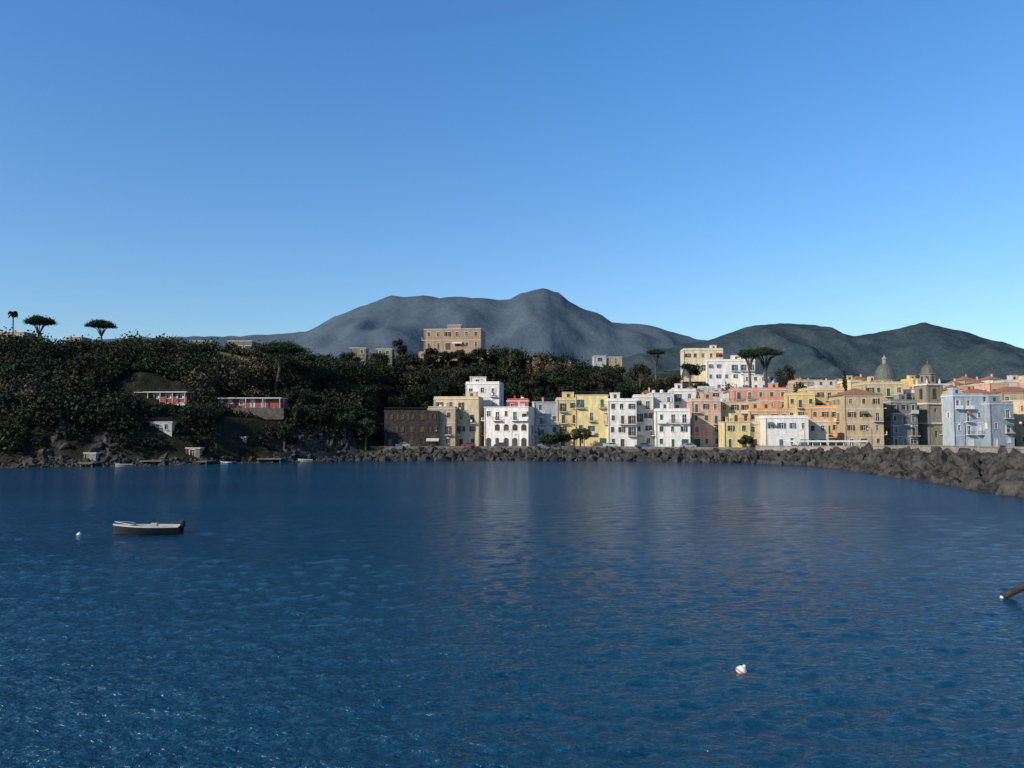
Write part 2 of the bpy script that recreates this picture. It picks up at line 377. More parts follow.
def tree(name,px,base_py,top_py,d,crown_w,kind='pine',lean=0,z_base=None,col=None,crown_h=None):
    x,y,_=P(px,400,d); zt=P(px,top_py,d)[2]
    x0=x-lean; zb=H(x0,y)-0.3 if z_base is None else z_base
    ht=zt-zb; b=MB(); lv=Leaves()
    tr=0.03*ht+0.1
    if kind=='pine':
        ch=crown_h or crown_w*0.42
        zc=zt-ch*0.5
        fork=zb+(zc-zb)*0.6
        tp=[(x0,y,zb),(x0+lean*.35+0.2,y,zb+(fork-zb)*.5),(x0+lean*.75,y,fork)]
        b.tube('trunk',BARK,tp,[tr,tr*.8,tr*.65])
        for k in range(12):
            a=2*math.pi*k/12+random.uniform(-.25,.25); rr=crown_w*0.5*random.uniform(.5,.8)
            e=(x+rr*math.cos(a),y+rr*math.sin(a),zc-ch*0.08)
            m=((tp[2][0]*.55+e[0]*.45),(y*.55+e[1]*.45),fork+(zc-fork)*.7)
            b.tube('limbs',BARK,[tp[2],m,e],[tr*.4,tr*.24,tr*.1],6)
            lv.clump((e[0],e[1],zc-.05*ch+random.uniform(-.08,.08)*ch),(crown_w*.21,crown_w*.21,ch*.30),420,0.2,col or (0.022,0.038,0.016),shell=.25,cut=-0.4)
        for k in range(14):
            a=random.uniform(0,6.28); rr=crown_w*.5*random.uniform(.0,.6)
            lv.clump((x+rr*math.cos(a),y+rr*math.sin(a),zc+ch*(.2-.28*(2*rr/crown_w)**2)),(crown_w*.19,crown_w*.19,ch*.32),320,0.2,col or (0.030,0.050,0.02),shell=.25,cut=-0.4)
    elif kind=='round':
        ch=crown_h or ht*0.7; zc=zt-ch/2
        b.tube('trunk',BARK,[(x0,y,zb),(x0+.1,y,zb+(zc-zb)*.6),(x,y,zc)],[tr,tr*.7,tr*.4])
        tc_=col or random.choice(GREENS)
        for k in range(14):
            a=random.uniform(0,6.28); u=random.uniform(-.7,.8); rr=crown_w*.36*math.sqrt(1-u*u)*random.uniform(.6,1.1)
            e=(x+rr*math.cos(a),y+rr*math.sin(a),zc+u*ch*.36)
            b.tube('limbs',BARK,[(x,y,zc-ch*.3),e],[tr*.3,tr*.1],5)
            g=random.uniform(.8,1.25)
            lv.clump(e,(crown_w*.2,crown_w*.2,ch*.18),150,0.26,tuple(c*g for c in tc_),shell=.4)
    elif kind=='palm':
        b.tube('trunk',BARK,[(x0,y,zb),(x0+.15,y,zb+ht*.5),(x,y,zt-1.0)],[.24,.19,.17])
        for k in range(26):
            a=random.uniform(0,6.28); el=random.uniform(-.6,1.2); 
            for t in np.linspace(.1,1,9):
                rr=1.3*t*math.cos(el*(1-.3*t)); zz=zt-1.3+1.3*t*math.sin(el)-0.7*t*t
                lv.clump((x+rr*math.cos(a),y+rr*math.sin(a),zz),(.12,.12,.12),8,.2,(0.03,0.045,0.018),shell=.2)
    elif kind=='cypress':
        b.tube('trunk',BARK,[(x0,y,zb),(x,y,zt-.5)],[tr,.05])
        for k in range(16):
            t=(k+1)/16; w=crown_w*.5*math.sin(math.pi*min(1,(.12+.85*t)))**.7+.15
            lv.clump((x,y,zb+ht*(.1+.88*t)),(w,w,ht*.06),110,.22,(0.02,0.033,0.018),shell=.4)
    f=lv.obj('foliage')
    b.build(name,extra=[f])
tree('umbrella_pine',37,None,316,240,9.0,'pine',lean=.8,crown_h=3.6)
tree('umbrella_pine',99,None,320,245,8.2,'pine',lean=-.5,crown_h=3.4)
tree('palm_tree',10,None,309,240,3.5,'palm')
tree('umbrella_pine',281,None,341,222,15,'pine',lean=2.0,crown_h=5)
tree('umbrella_pine',766,None,347,290,12,'pine',crown_h=4.8)
tree('umbrella_pine',750,None,349,288,9,'pine',crown_h=4.2)
tree('umbrella_pine',656,None,349,300,6,'pine')
tree('broadleaf_tree',690,None,362,288,9,'round',crown_h=6)
tree('broadleaf_tree',785,None,362,285,8,'round')
tree('broadleaf_tree',400,None,336,275,5,'round')
for (px,py,d,w) in [(205,378,224,9),(235,376,224,8),(330,372,232,9),(365,383,232,9),(60,375,206,9),(640,362,265,8),(510,345,262,9),(120,378,218,8),(150,377,219,8),(175,377,219,7),(255,380,224,8),(300,388,216,8),(320,402,212,8),(345,408,214,7),(366,415,216,6),(95,392,202,7),(201,390,212,5),(294,402,210,5),(20,385,192,9),(440,372,252,8),(415,380,250,9),(395,388,244,8),(530,372,256,9),(560,374,258,9),(600,372,258,9),(460,368,256,8),(625,380,254,8),(655,376,262,7),(350,351,258,8),(378,351,258,8),(432,347,264,6),(448,349,264,6),(463,349,264,7),(480,347,264,6),(205,425,196,4),(285,422,204,5),(602,362,288,7),(616,363,288,7),(675,372,270,6),(700,378,268,6),(800,380,262,6),(130,425,193,4),(110,430,190,5)]:
    tree('broadleaf_tree',px,None,py,d,w,'round')
tree('broadleaf_tree',35,None,415,190,7,'round',col=(0.09,0.066,0.038))
tree('broadleaf_tree',580,None,427,220,6,'round',z_base=3.0,col=(0.07,0.062,0.03),crown_h=4)
tree('broadleaf_tree',548,None,433,219,6,'round',z_base=3.0,crown_h=3.4)
tree('broadleaf_tree',562,None,431,219,6,'round',z_base=3.0,crown_h=3.6)
tree('broadleaf_tree',745,None,434,217,4,'round',z_base=3.0,crown_h=3)
tree('cypress_tree',300,None,378,225,2,'cypress')
tree('cypress_tree',845,None,372,262,2,'cypress')
# ---------------- houses
def facade(b,o,u,n,W,z0,z1,ops,wall,part='walls'):
    us=sorted(set([0,W]+[q[0] for q in ops]+[q[1] for q in ops])); zs=sorted(set([z0,z1]+[q[2] for q in ops]+[q[3] for q in ops]))
    o=Vector(o)
    def pt(a,z,m=0): p=o+u*a+n*m; return (p.x,p.y,p.z+z)
    for i in range(len(us)-1):
        for j in range(len(zs)-1):
            cu=(us[i]+us[i+1])/2; cz=(zs[j]+zs[j+1])/2
            if any(q[0]<cu<q[1] and q[2]<cz<q[3] for q in ops): continue
            b.quad(part,wall,[pt(us[i],zs[j]),pt(us[i+1],zs[j]),pt(us[i+1],zs[j+1]),pt(us[i],zs[j+1])])
    for q in ops:
        a,c,e,f=q[:4]; r=-q[4]
        b.quad('windows',GLASS,[pt(a,e,r),pt(c,e,r),pt(c,f,r),pt(a,f,r)])
        b.quad(part,wall,[pt(a,e,0),pt(a,e,r),pt(a,f,r),pt(a,f,0)])
        b.quad(part,wall,[pt(c,e,r),pt(c,e,0),pt(c,f,0),pt(c,f,r)])
        b.quad(part,wall,[pt(a,f,r),pt(c,f,r),pt(c,f,0),pt(a,f,0)])
        b.quad(part,wall,[pt(a,e,0),pt(c,e,0),pt(c,e,r),pt(a,e,r)])
AWN=[noisemat('awning_cloth_green',(.05,.12,.08),(.07,.16,.1),scale=3),noisemat('awning_cloth_cream',(.5,.44,.32),(.6,.54,.4),scale=3),noisemat('awning_cloth_red',(.25,.07,.05),(.32,.1,.07),scale=3)]
LAUN=[noisemat('laundry_white',(.6,.6,.6),(.7,.7,.7)),noisemat('laundry_blue',(.1,.18,.35),(.14,.22,.4)),noisemat('laundry_red',(.3,.1,.09),(.4,.14,.12))]
def house_geo(b,W,D,Ht,floors,wall,shut,trim,rnd,balc=.35,roof='flat',arch=False,x0=0,y0=0,zb=0,bays=None,clutter=True,frames=True):
    X=Vector((1,0,0));Y=Vector((0,1,0))
    sides=[((x0-W/2,y0-D/2,zb),X,-Y,W,1),((x0+W/2,y0-D/2,zb),Y,X,D,2),((x0+W/2,y0+D/2,zb),-X,Y,W,0),((x0-W/2,y0+D/2,zb),-Y,-X,D,2)]
    fh=Ht/floors
    for o,u,n,wd,kind in sides:
        ops=[]; nb=max(1,int(wd/(2.9 if kind==1 else 3.6)+.3)); 
        if bays and kind==1: nb=bays
        sp=wd/nb
        for fl in range(floors):
            for k in range(nb):
                if kind!=1 and rnd.random()<.35: continue
                if kind==1 and not arch and rnd.random()<.08: continue
                c=sp*(k+.5)+rnd.uniform(-.2,.2)*(0 if arch else 1); z=fl*fh
                if arch and kind==1 and fl<2:
                    if rnd.random()<.25 and fl==1: continue
                    w=min(sp*.3,.85)*rnd.choice([1,1,.75]); top=z+fh*.74
                    for q in range(7):
                        ua=c-w+2*w*q/7; ub=ua+2*w/7; m=((ua+ub)/2-c)/w
                        ops.append((ua,ub,z+.15+(0 if fl==0 else .8),top-w*(1-math.sqrt(1-m*m)),.5))
                    if fl>0: b.box('trim',trim,o,u,n,c-w-.1,c+w+.1,z+.72,z+.82,-.05,.12)
                    continue
                door=(fl==0 and rnd.random()<.5) or (fl>0 and rnd.random()<balc)
                w=rnd.choice([.8,.9,1.0,1.1]); w=min(w,sp*.5)
                if fl==0 and kind==1 and rnd.random()<.3: w=min(1.9,sp*.7)
                za=z+(.12 if door else fh*.32); zt=z+min(fh*.8,za-z+(2.3 if door else 1.45))
                ops.append((c-w/2,c+w/2,za,zt,.22))
                b.box('trim',trim,o,u,n,c-.035,c+.035,za+.04,zt-.04,-.2,-.14)
                b.box('trim',trim,o,u,n,c-w/2+.02,c+w/2-.02,(za+zt)/2+.2,(za+zt)/2+.26,-.21,-.15)
                if frames:
                    b.box('trim',trim,o,u,n,c-w/2-.13,c-w/2-.01,za,zt,-.02,.05); b.box('trim',trim,o,u,n,c+w/2+.01,c+w/2+.13,za,zt,-.02,.05)
                    b.box('trim',trim,o,u,n,c-w/2-.15,c+w/2+.15,zt+.01,zt+.16,-.02,.07)
                if not door: b.box('trim',trim,o,u,n,c-w/2-.15,c+w/2+.15,za-.12,za-.01,-.02,.14)
                r=rnd.random()
                if r<.35 and fl>0:
                    b.box('shutters',shut,o,u,n,c-w*1.0-.02,c-w/2-.02,za,zt,.06,.12); b.box('shutters',shut,o,u,n,c+w/2+.02,c+w+.02,za,zt,.06,.12)
                elif r<.62: b.box('shutters',shut,o,u,n,c-w/2+.01,c+w/2-.01,za+.01,zt-.01,-.12,-.06)
                elif r<.72: b.box('shutters',shut,o,u,n,c-w/2+.01,c+w/2-.01,za+(zt-za)*.45,zt-.01,-.12,-.06)
                if kind==1 and rnd.random()<.06:
                    am=rnd.choice(AWN); p=Vector(o)+u*(c-w*.9)+n*.03; q2=Vector(o)+u*(c+w*.9)+n*.03; dz=Vector((0,0,zt+.25)); lo=Vector((0,0,zt-.35))+n*1.1
                    b.quad('awnings',am,[p+lo,q2+lo,q2+dz,p+dz]); b.quad('awnings',am,[p+lo-Vector((0,0,.2)),q2+lo-Vector((0,0,.2)),q2+lo,p+lo])
                if door and fl>0:
                    bw=w/2+.5+rnd.random()*.4; b.box('balconies',trim,o,u,n,c-bw,c+bw,z-.1,z+.07,-.05,1.0)
                    if rnd.random()<.3:
                        b.box('balconies',trim,o,u,n,c-bw,c+bw,z+.07,z+.95,.88,.98)
                    else:
                        b.box('railings',IRON,o,u,n,c-bw,c+bw,z+.95,z+1.0,.93,.98)
                        q=c-bw+.02
                        while q<c+bw: b.box('railings',IRON,o,u,n,q,q+.035,z+.07,z+.95,.94,.97); q+=.2
                        if rnd.random()<.2:
                            b.box('laundry',rnd.choice(LAUN),o,u,n,c-.4,c+.1,z+.35,z+.98,.99,1.02)
        if kind==1 and not arch and rnd.random()<.6 and floors>1:
            for fl in range(1,floors): b.box('trim',trim,o,u,n,.0,wd,fl*fh-.3,fl*fh-.16,-.02,.045)
        if kind==1 and frames:
            b.box('downpipe',IRON,o,u,n,.25,.34,.1,Ht-.15,.02,.11)
        facade(b,o,u,n,wd,-4,Ht,ops,wall)
    hx,hy=W/2,D/2
    if roof=='flat':
        b.quad('roof',ROOF,[(x0-hx,y0-hy,zb+Ht),(x0+hx,y0-hy,zb+Ht),(x0+hx,y0+hy,zb+Ht),(x0-hx,y0+hy,zb+Ht)])
        b.abox('cornice',trim,x0-hx-.15,x0+hx+.15,y0-hy-.15,y0-hy+.02,zb+Ht-.12,zb+Ht+.1)
        b.abox('cornice',trim,x0+hx-.02,x0+hx+.15,y0-hy+.03,y0+hy+.15,zb+Ht-.12,zb+Ht+.1)
        b.abox('cornice',trim,x0-hx-.15,x0-hx+.02,y0-hy+.03,y0+hy+.15,zb+Ht-.12,zb+Ht+.1)
        ph=.75
        if rnd.random()<.65:
            if clutter:
                b.abox('parapet',wall,x0-hx+.03,x0+hx-.03,y0-hy+.03,y0-hy+.25,zb+Ht+.11,zb+Ht+ph)
                b.abox('parapet',wall,x0+hx-.25,x0+hx-.03,y0-hy+.26,y0+hy-.05,zb+Ht+.02,zb+Ht+ph)
                b.abox('parapet',wall,x0-hx+.03,x0-hx+.25,y0-hy+.26,y0+hy-.05,zb+Ht+.02,zb+Ht+ph)
        else:
            for (xa,ya,xb,yb) in ((x0-hx+.1,y0-hy+.12,x0+hx-.1,y0-hy+.12),):
                b.abox('railings',IRON,xa,xb,ya,ya+.04,zb+Ht+.95,zb+Ht+1.0)
                q=xa
                while q<xb: b.abox('railings',IRON,q,q+.03,ya,ya+.03,zb+Ht+.1,zb+Ht+.95); q+=.25
        if clutter:
            for k in range(rnd.randint(1,3)):
                cx=x0+rnd.uniform(-.75,.75)*hx; cy=y0+rnd.uniform(-.5,.7)*hy; t=rnd.random()
                if t<.35:
                    w2=min(hx*.5,rnd.uniform(1.0,1.8)); b.abox('stair_hut',wall,cx-w2,cx+w2,cy-1.2,cy+1.2,zb+Ht+.01,zb+Ht+2.3); b.abox('stair_hut',trim,cx-w2-.1,cx+w2+.1,cy-1.3,cy+1.3,zb+Ht+2.31,zb+Ht+2.45)
                    b.abox('stair_hut',SH['b'],cx-.4,cx+.4,cy-1.24,cy-1.21,zb+Ht+.05,zb+Ht+1.95)
                elif t<.6: b.abox('chimney',wall,cx-.25,cx+.25,cy-.25,cy+.25,zb+Ht+.01,zb+Ht+1.5); b.abox('chimney',TILE,cx-.35,cx+.35,cy-.35,cy+.35,zb+Ht+1.51,zb+Ht+1.62)
                elif t<.8:
                    b.abox('antenna',IRON,cx-.025,cx+.025,cy-.025,cy+.025,zb+Ht,zb+Ht+3.2)
                    for j in range(5): b.abox('antenna',IRON,cx-.5+.05*j,cx+.5-.05*j,cy-.01,cy+.01,zb+Ht+3.1-.17*j,zb+Ht+3.13-.17*j)
                else: b.lathe('water_tank',WTRIM,cx,cy,[(.5,zb+Ht),(.55,zb+Ht+.1),(.55,zb+Ht+1.0),(.3,zb+Ht+1.2)],12)
    else:
        ov=.35; rh=min(2.2,D*.2); zt=zb+Ht
        A=(x0-hx-ov,y0-hy-ov,zt);Bq=(x0+hx+ov,y0-hy-ov,zt);C=(x0+hx+ov,y0+hy+ov,zt);Dq=(x0-hx-ov,y0+hy+ov,zt)
        rl=max(.2,hx-hy*.7); E=(x0-rl,y0,zt+rh);Fq=(x0+rl,y0,zt+rh)
        for q in ([A,Bq,Fq,E],[Bq,C,Fq],[C,Dq,E,Fq],[Dq,A,E]): b.quad('roof',TILE,q)
        b.quad('soffit',trim,[(p[0],p[1],p[2]-.02) for p in (Dq,C,Bq,A)])
        b.abox('cornice',trim,x0-hx-.2,x0+hx+.2,y0-hy-.2,y0-hy+.02,zt-.25,zt-.04)
        b.abox('chimney',wall,x0+hx*.4-.25,x0+hx*.4+.25,y0-.25,y0+.25,zt+.3,zt+rh+.9); b.abox('chimney',TILE,x0+hx*.4-.35,x0+hx*.4+.35,y0-.35,y0+.35,zt+rh+.91,zt+rh+1.0)
cnt=[0]
def house(name,p0,p1,ytop,d,floors,col,base=None,dep=9,rot=0,roof='flat',shut='g',trim=None,balc=.35,arch=False,bays=None,wall=None,add=None,frames=True,clutter=True):
    cnt[0]+=1; rnd=random.Random(cnt[0]*13+5)
    xa,_,zt=P(p0,ytop,d); xb=P(p1,ytop,d)[0]; r=math.radians(rot)
    W=max((xb-xa)*.6,((xb-xa)-dep*abs(math.sin(r))*.8)/math.cos(r)); cx=(xa+xb)/2
    cy=d+dep/2
    if base is None: base=max(3.05,min(H(cx,d),H(cx,cy))-.3)
    Ht=zt-base
    if roof!='flat': Ht-=min(2.2,dep*.2)*.5
    b=MB(); w=wall or wallmat(col)
    house_geo(b,W,dep,Ht,floors,w,SH[shut],trim or TRIM,rnd,balc,roof,arch,bays=bays,frames=frames,clutter=clutter)
    if add: add(b,W,dep,Ht,w,rnd)
    return b.build(name,(cx,cy,base),r)
WH=(.82,.77,.69);CR=(.70,.55,.34);YE=(.70,.49,.18);YL=(.74,.59,.27);PK=(.62,.30,.2);OR=(.68,.37,.17);TAN=(.46,.35,.21);GW=(.5,.5,.49);BL=(.42,.48,.52);RD=(.42,.14,.1);SAL=(.66,.39,.27)
house('stone_villa',424,484,329,272,2,(.40,.27,.18),base=P(450,350,272)[2],dep=11,rot=-6,shut='b',balc=.05,roof='flat',bays=6,clutter=False,
  add=lambda b,W,D,Ht,w,rnd:(b.abox('roof_turret',w,-W*.12,W*.12,-2,2,Ht+.01,Ht+1.7),b.abox('roof_turret',TRIM,-W*.13,W*.13,-2.2,2.2,Ht+1.71,Ht+1.9),b.abox('terrace_wall',w,-W/2-1.5,W/2+3.5,-D/2-1.4,-D/2-.05,-4.5,-.6)))
house('farmhouse',350,366,348,266,1,(.22,.18,.13),base=32.8,dep=5,balc=0,clutter=False)
house('farmhouse',376,392,349,270,1,(.25,.21,.15),base=32.8,dep=5,balc=0,clutter=False)
house('farmhouse',190,212,341,264,1,(.25,.22,.18),base=33.5,dep=5,balc=0,clutter=False)
house('farmhouse',228,252,341,268,1,(.2,.18,.15),base=33.5,dep=5,balc=0,clutter=False)
house('farmhouse',-6,24,332,262,1,(.40,.34,.26),base=36,dep=7,balc=0,clutter=False)
house('farmhouse',66,82,337,262,1,(.35,.28,.2),base=35,dep=6,balc=0,clutter=False)
house('farmhouse',594,606,356,300,1,(.5,.48,.45),base=33,dep=6,balc=0,clutter=False)
house('farmhouse',609,622,357,300,1,TAN,base=33,dep=6,balc=0,clutter=False)
def veranda(b,W,D,Ht,w,rnd):
    b.abox('veranda',GTRIM,-W/2-.3,W/2+.3,-D/2-1.2,-D/2-.16,Ht-.22,Ht-.02)
    k=-W/2
    while k<=W/2+.01: b.abox('veranda',GTRIM,k-.1,k+.1,-D/2-1.1,-D/2-.9,0,Ht-.23); k+=W/4
    b.abox('retaining_wall',STONE,-W/2-1.2,W/2+1.2,-D/2-1.5,-D/2-.02,-3,-.01)
RB=(.30,.085,.06)
house('seaside_villa',137,189,392,205,2,RB,base=P(150,411,205)[2],dep=6,rot=-4,shut='w',trim=WTRIM,add=veranda,balc=.3,clutter=False)
house('seaside_villa',110,134,401,206,1,RB,base=P(120,410,206)[2],dep=5,rot=-4,shut='w',trim=WTRIM,add=veranda,clutter=False)
house('seaside_villa',213,282,398,209,1,RB,base=P(240,408,209)[2],dep=5,rot=-2,shut='w',trim=WTRIM,add=veranda,balc=0,clutter=False)
house('boat_shed',150,172,422,190,1,(.46,.43,.38),base=P(160,433,190)[2],dep=4,balc=0,clutter=False)
house('boat_shed',226,246,437,199,1,(.3,.26,.2),base=P(230,445,199)[2],dep=4,balc=0,clutter=False)
house('bathing_hut',84,96,453,179,1,(.28,.25,.2),base=P(90,460,179)[2],dep=3,balc=0,clutter=False)
house('bathing_hut',186,200,448,189,1,(.2,.15,.11),base=P(190,457,189)[2],dep=3,balc=0,clutter=False)
house('bathing_hut',262,276,446,204,1,(.4,.4,.38),base=P(268,455,204)[2],dep=3,balc=0,clutter=False)
house('ruined_stone_house',383,438,411,220,3,(0,0,0),wall=noisemat('dark_tuff',(.020,.017,.014),(.055,.045,.038),scale=1.2,bump=.1,bscale=3),dep=9,rot=3,shut='b',trim=STONE,balc=0,frames=False,clutter=False)
house('cream_house',434,482,399,226,4,CR,dep=10,rot=-6,shut='b')
house('beige_house',428,456,409,222,3,(.5,.38,.24),dep=4,rot=-3,shut='b',balc=.2)
house('white_tower_house',466,503,384,238,5,WH,dep=9,rot=-8,shut='w',trim=WTRIM)
house('white_rooftop_house',470,486,377,243,6,WH,dep=5,shut='w',trim=WTRIM,clutter=False)
house('white_arched_house',485,536,407,222,3,WH,dep=10,rot=-14,shut='b',trim=WTRIM,arch=True,bays=5)
house('red_rooftop_house',507,530,401,231,4,(.5,.12,.09),dep=6,rot=-5,shut='w',trim=WTRIM)
house('grey_house',530,560,402,229,4,GW,dep=9,rot=8,shut='g')
house('yellow_house',576,612,395,226,4,YL,dep=10,rot=-8,shut='g',balc=.6)
house('yellow_house',557,580,400,229,4,(.68,.55,.26),dep=9,rot=0,shut='b',balc=.6)
house('white_house',608,638,401,224,4,WH,dep=10,rot=-3,shut='b',trim=WTRIM,balc=.5)
house('cream_house',634,656,397,228,4,(.72,.64,.52),dep=9,rot=-6,shut='g',trim=WTRIM,balc=.5)
house('white_house',652,674,393,233,4,(.68,.64,.58),dep=9,rot=0,shut='w',trim=WTRIM,balc=.5)
house('white_terraced_house',656,692,411,221,3,WH,dep=7,rot=-6,shut='g',trim=WTRIM,balc=.5)
house('white_house',672,698,391,236,5,(.74,.70,.62),dep=9,rot=-5,shut='s',trim=WTRIM)
house('pink_house',692,722,401,228,4,SAL,dep=9,rot=-3,shut='g')
house('red_house',735,790,390,246,5,PK,dep=10,rot=-6,shut='g')
house('orange_house',720,762,402,231,4,(.70,.47,.22),dep=10,rot=-4,shut='b')
house('yellow_house',724,750,422,220,2,YL,dep=6,rot=0,shut='g',balc=.2)
house('coral_house',750,790,411,228,3,OR,dep=7,rot=-4,shut='g')
house('cream_house',746,772,424,221,2,CR,dep=5,rot=3,shut='b',balc=.1)
house('white_house',766,810,418,215,2,(.78,.72,.63),dep=8,rot=-5,shut='s',trim=WTRIM)
house('ochre_house',788,818,395,240,4,YE,dep=9,rot=-8,shut='g')
house('ochre_house',806,846,390,246,5,(.66,.45,.2),dep=9,rot=-6,shut='b')
house('orange_house',812,844,408,230,3,OR,dep=8,rot=-10,shut='g')
house('cream_house',808,830,422,219,2,CR,dep=6,rot=-6,shut='b')
house('tan_palazzo',845,886,391,222,4,(.50,.39,.23),dep=14,rot=-5,roof='tile',shut='b',balc=.2)
house('tan_palazzo',866,906,384,238,5,(.56,.43,.23),dep=12,rot=-6,roof='flat',shut='g',balc=.2)
house('grey_house',884,918,402,228,4,(.27,.25,.23),dep=10,rot=10,shut='b')
house('grey_house',902,930,393,240,4,(.34,.32,.3),dep=10,rot=5,shut='g')
house('blue_house',948,984,396,228,4,BL,dep=12,rot=6,shut='w',trim=WTRIM,balc=.4)
house('blue_house',968,998,391,240,5,(.5,.54,.56),dep=9,rot=-6,roof='tile',shut='g',balc=.4)
house('grey_house',984,1014,404,226,3,(.30,.34,.38),dep=10,rot=8,shut='w')
house('tan_house',1003,1040,389,242,4,TAN,dep=10,rot=-6,roof='tile',shut='g')
house('cream_house',1022,1065,400,230,3,CR,dep=10,rot=6,shut='b')
house('yellow_house',1060,1110,398,235,4,YL,dep=10,rot=4,shut='b')
house('white_villa',708,757,361,300,3,WH,base=P(730,389,300)[2]-1,dep=9,rot=-8,shut='s',trim=WTRIM,balc=.2)
house('white_villa',744,778,375,294,2,WH,base=P(760,389,294)[2]-1,dep=7,rot=-8,shut='s',trim=WTRIM,balc=.2)
house('cream_villa',684,724,350,306,2,(.72,.61,.38),base=P(700,366,306)[2]-2,dep=9,rot=-4,shut='b',balc=.1)
rb=random.Random(3); pal=[WH,CR,YE,YL,PK,SAL,TAN,GW,CR,(.6,.55,.48),(.66,.62,.54)]
px=640
while px<1100:
    w=rb.uniform(14,26); yt=rb.uniform(380,398) if px>780 else rb.uniform(388,396)
    d=rb.uniform(250,268)
    if not (875<px<945): house('town_house',px,px+w,yt,d,4,rb.choice(pal),base=max(3.1,H(P(px,400,d)[0],d)-4),dep=9,rot=rb.uniform(-14,6),roof=rb.choice(['flat','flat','tile']),shut=rb.choice('gbw'),balc=.2)
    px+=w*.75
px=790
while px<1080:
    w=rb.uniform(11,22); yt=rb.uniform(377,388); d=rb.uniform(300,360)
    house('town_house',px,px+w,yt,d,4,rb.choice(pal),base=5,dep=9,rot=rb.uniform(-12,12),roof=rb.choice(['flat','tile']),shut=rb.choice('gbw'),balc=.1)
    px+=w*.9
def church():
    b=MB(); d=258; xa,_,_=P(876,400,d); xb=P(922,400,d)[0]; W=xb-xa; cx=P(897,400,d)[0]; base=4
    wall=wallmat((.33,.28,.2)); dm=noisemat('dome_majolica',(.06,.07,.06),(.13,.13,.10),scale=2,rough=.6)
    zn=P(897,386,d)[2]-base; zt=P(897,354,d)[2]-base
    rnd=random.Random(4)
    house_geo(b,W,16,zn-1,3,wall,SH['b'],TRIM,rnd,0,'flat',clutter=False,bays=4)
    r=3.5; z0=zn-1; zd=z0+3.0
    b.lathe('drum',wall,0,0,[(r,z0),(r,zd),(r+.3,zd+.05),(r+.3,zd+.35),(r,zd+.4)],16)
    for k in range(8):
        a=2*math.pi*(k+.5)/8; n=Vector((math.cos(a),math.sin(a),0)); u=Vector((-n.y,n.x,0))
        b.box('windows',GLASS,(0,0,0),u,n,-.45,.45,z0+.7,z0+2.3,r-.2,r+.03)
        b.box('trim',TRIM,(0,0,0),u,n,-.6,-.47,z0+.6,z0+2.5,r-.2,r+.1); b.box('trim',TRIM,(0,0,0),u,n,.47,.6,z0+.6,z0+2.5,r-.2,r+.1)
        a=2*math.pi*k/8; n=Vector((math.cos(a),math.sin(a),0)); u=Vector((-n.y,n.x,0))
        b.box('trim',TRIM,(0,0,0),u,n,-.25,.25,z0,zd,r-.2,r+.2)
    hd=zt-2.4-(zd+.4)
    b.lathe('dome',dm,0,0,[(r*math.cos(t)*.98,zd+.4+hd*math.sin(t)) for t in np.linspace(0,1.38,10)],16)
    zl=zd+.4+hd*.98
    b.lathe('lantern',wall,0,0,[(.75,zl),(.75,zl+1.5),(.95,zl+1.55),(.9,zl+1.7),(.5,zl+2.2),(.08,zl+2.6),(.06,zl+3.2)],8)
    b.build('church',(cx,d+8,base),.15)
    b=MB(); d=232; base=3; cx=P(934,400,d)[0]; h=P(934,360,d)[2]-base; w=5.6
    wl=wallmat((.27,.235,.17)); X=Vector((1,0,0));Y=Vector((0,1,0))
    h1=h*.5;h2=h*.72
    def stage(w,za,zb,arch):
        for o,u,n in (((-w/2,-w/2,0),X,-Y),((w/2,-w/2,0),Y,X),((w/2,w/2,0),-X,Y),((-w/2,w/2,0),-Y,-X)):
            ops=[]; c=w/2; r=.7
            if arch:
                for q in range(7):
                    ua=c-r+2*r*q/7; ub=ua+2*r/7; m=((ua+ub)/2-c)/r
                    ops.append((ua,ub,za+(zb-za)*.2,zb-(zb-za)*.2-r*(1-math.sqrt(1-m*m)),1.0))
            else: ops=[(c-.4,c+.4,za+(zb-za)*.55,za+(zb-za)*.75,.3)]
            facade(b,o,u,n,w,za,zb,ops,wl)
            b.box('pilasters',wl,o,u,n,.05,.55,za,zb-.3,-.02,.12); b.box('pilasters',wl,o,u,n,w-.55,w-.05,za,zb-.3,-.02,.12)
        b.abox('cornice',TRIM,-w/2-.35,w/2+.35,-w/2-.35,w/2+.35,zb-.25,zb+.2)
    stage(w,-2,h1*.55,False); stage(w-.2,h1*.55+.2,h1,False); stage(w-.5,h1+.2,h2,True)
    b.lathe('belfry',wl,0,0,[(2.2,h2+.2),(2.2,h2+3),(2.5,h2+3.1),(2.5,h2+3.3),(2.0,h2+3.35)],8,.5)
    for k in range(8):
        a=2*math.pi*(k)/8; n=Vector((math.cos(a),math.sin(a),0)); u=Vector((-n.y,n.x,0))
        b.box('windows',GLASS,(0,0,0),u,n,-.4,.4,h2+.8,h2+2.5,1.7,2.07)
    zz=h2+3.35; b.lathe('cupola',dm,0,0,[(2.0*math.cos(t),zz+(h-zz-1)*math.sin(t)) for t in np.linspace(0,1.4,8)]+[(.2,h-.9),(.25,h-.4),(.05,h),(.04,h+.8)],12)
    for sx in (-1,1):
        for sy in (-1,1): b.lathe('finials',TRIM,sx*2.1,sy*2.1,[(.3,h2+.2),(.35,h2+.8),(.1,h2+1.7)],6)
    b.build('bell_tower',(cx,d+3,base),.2)
church()
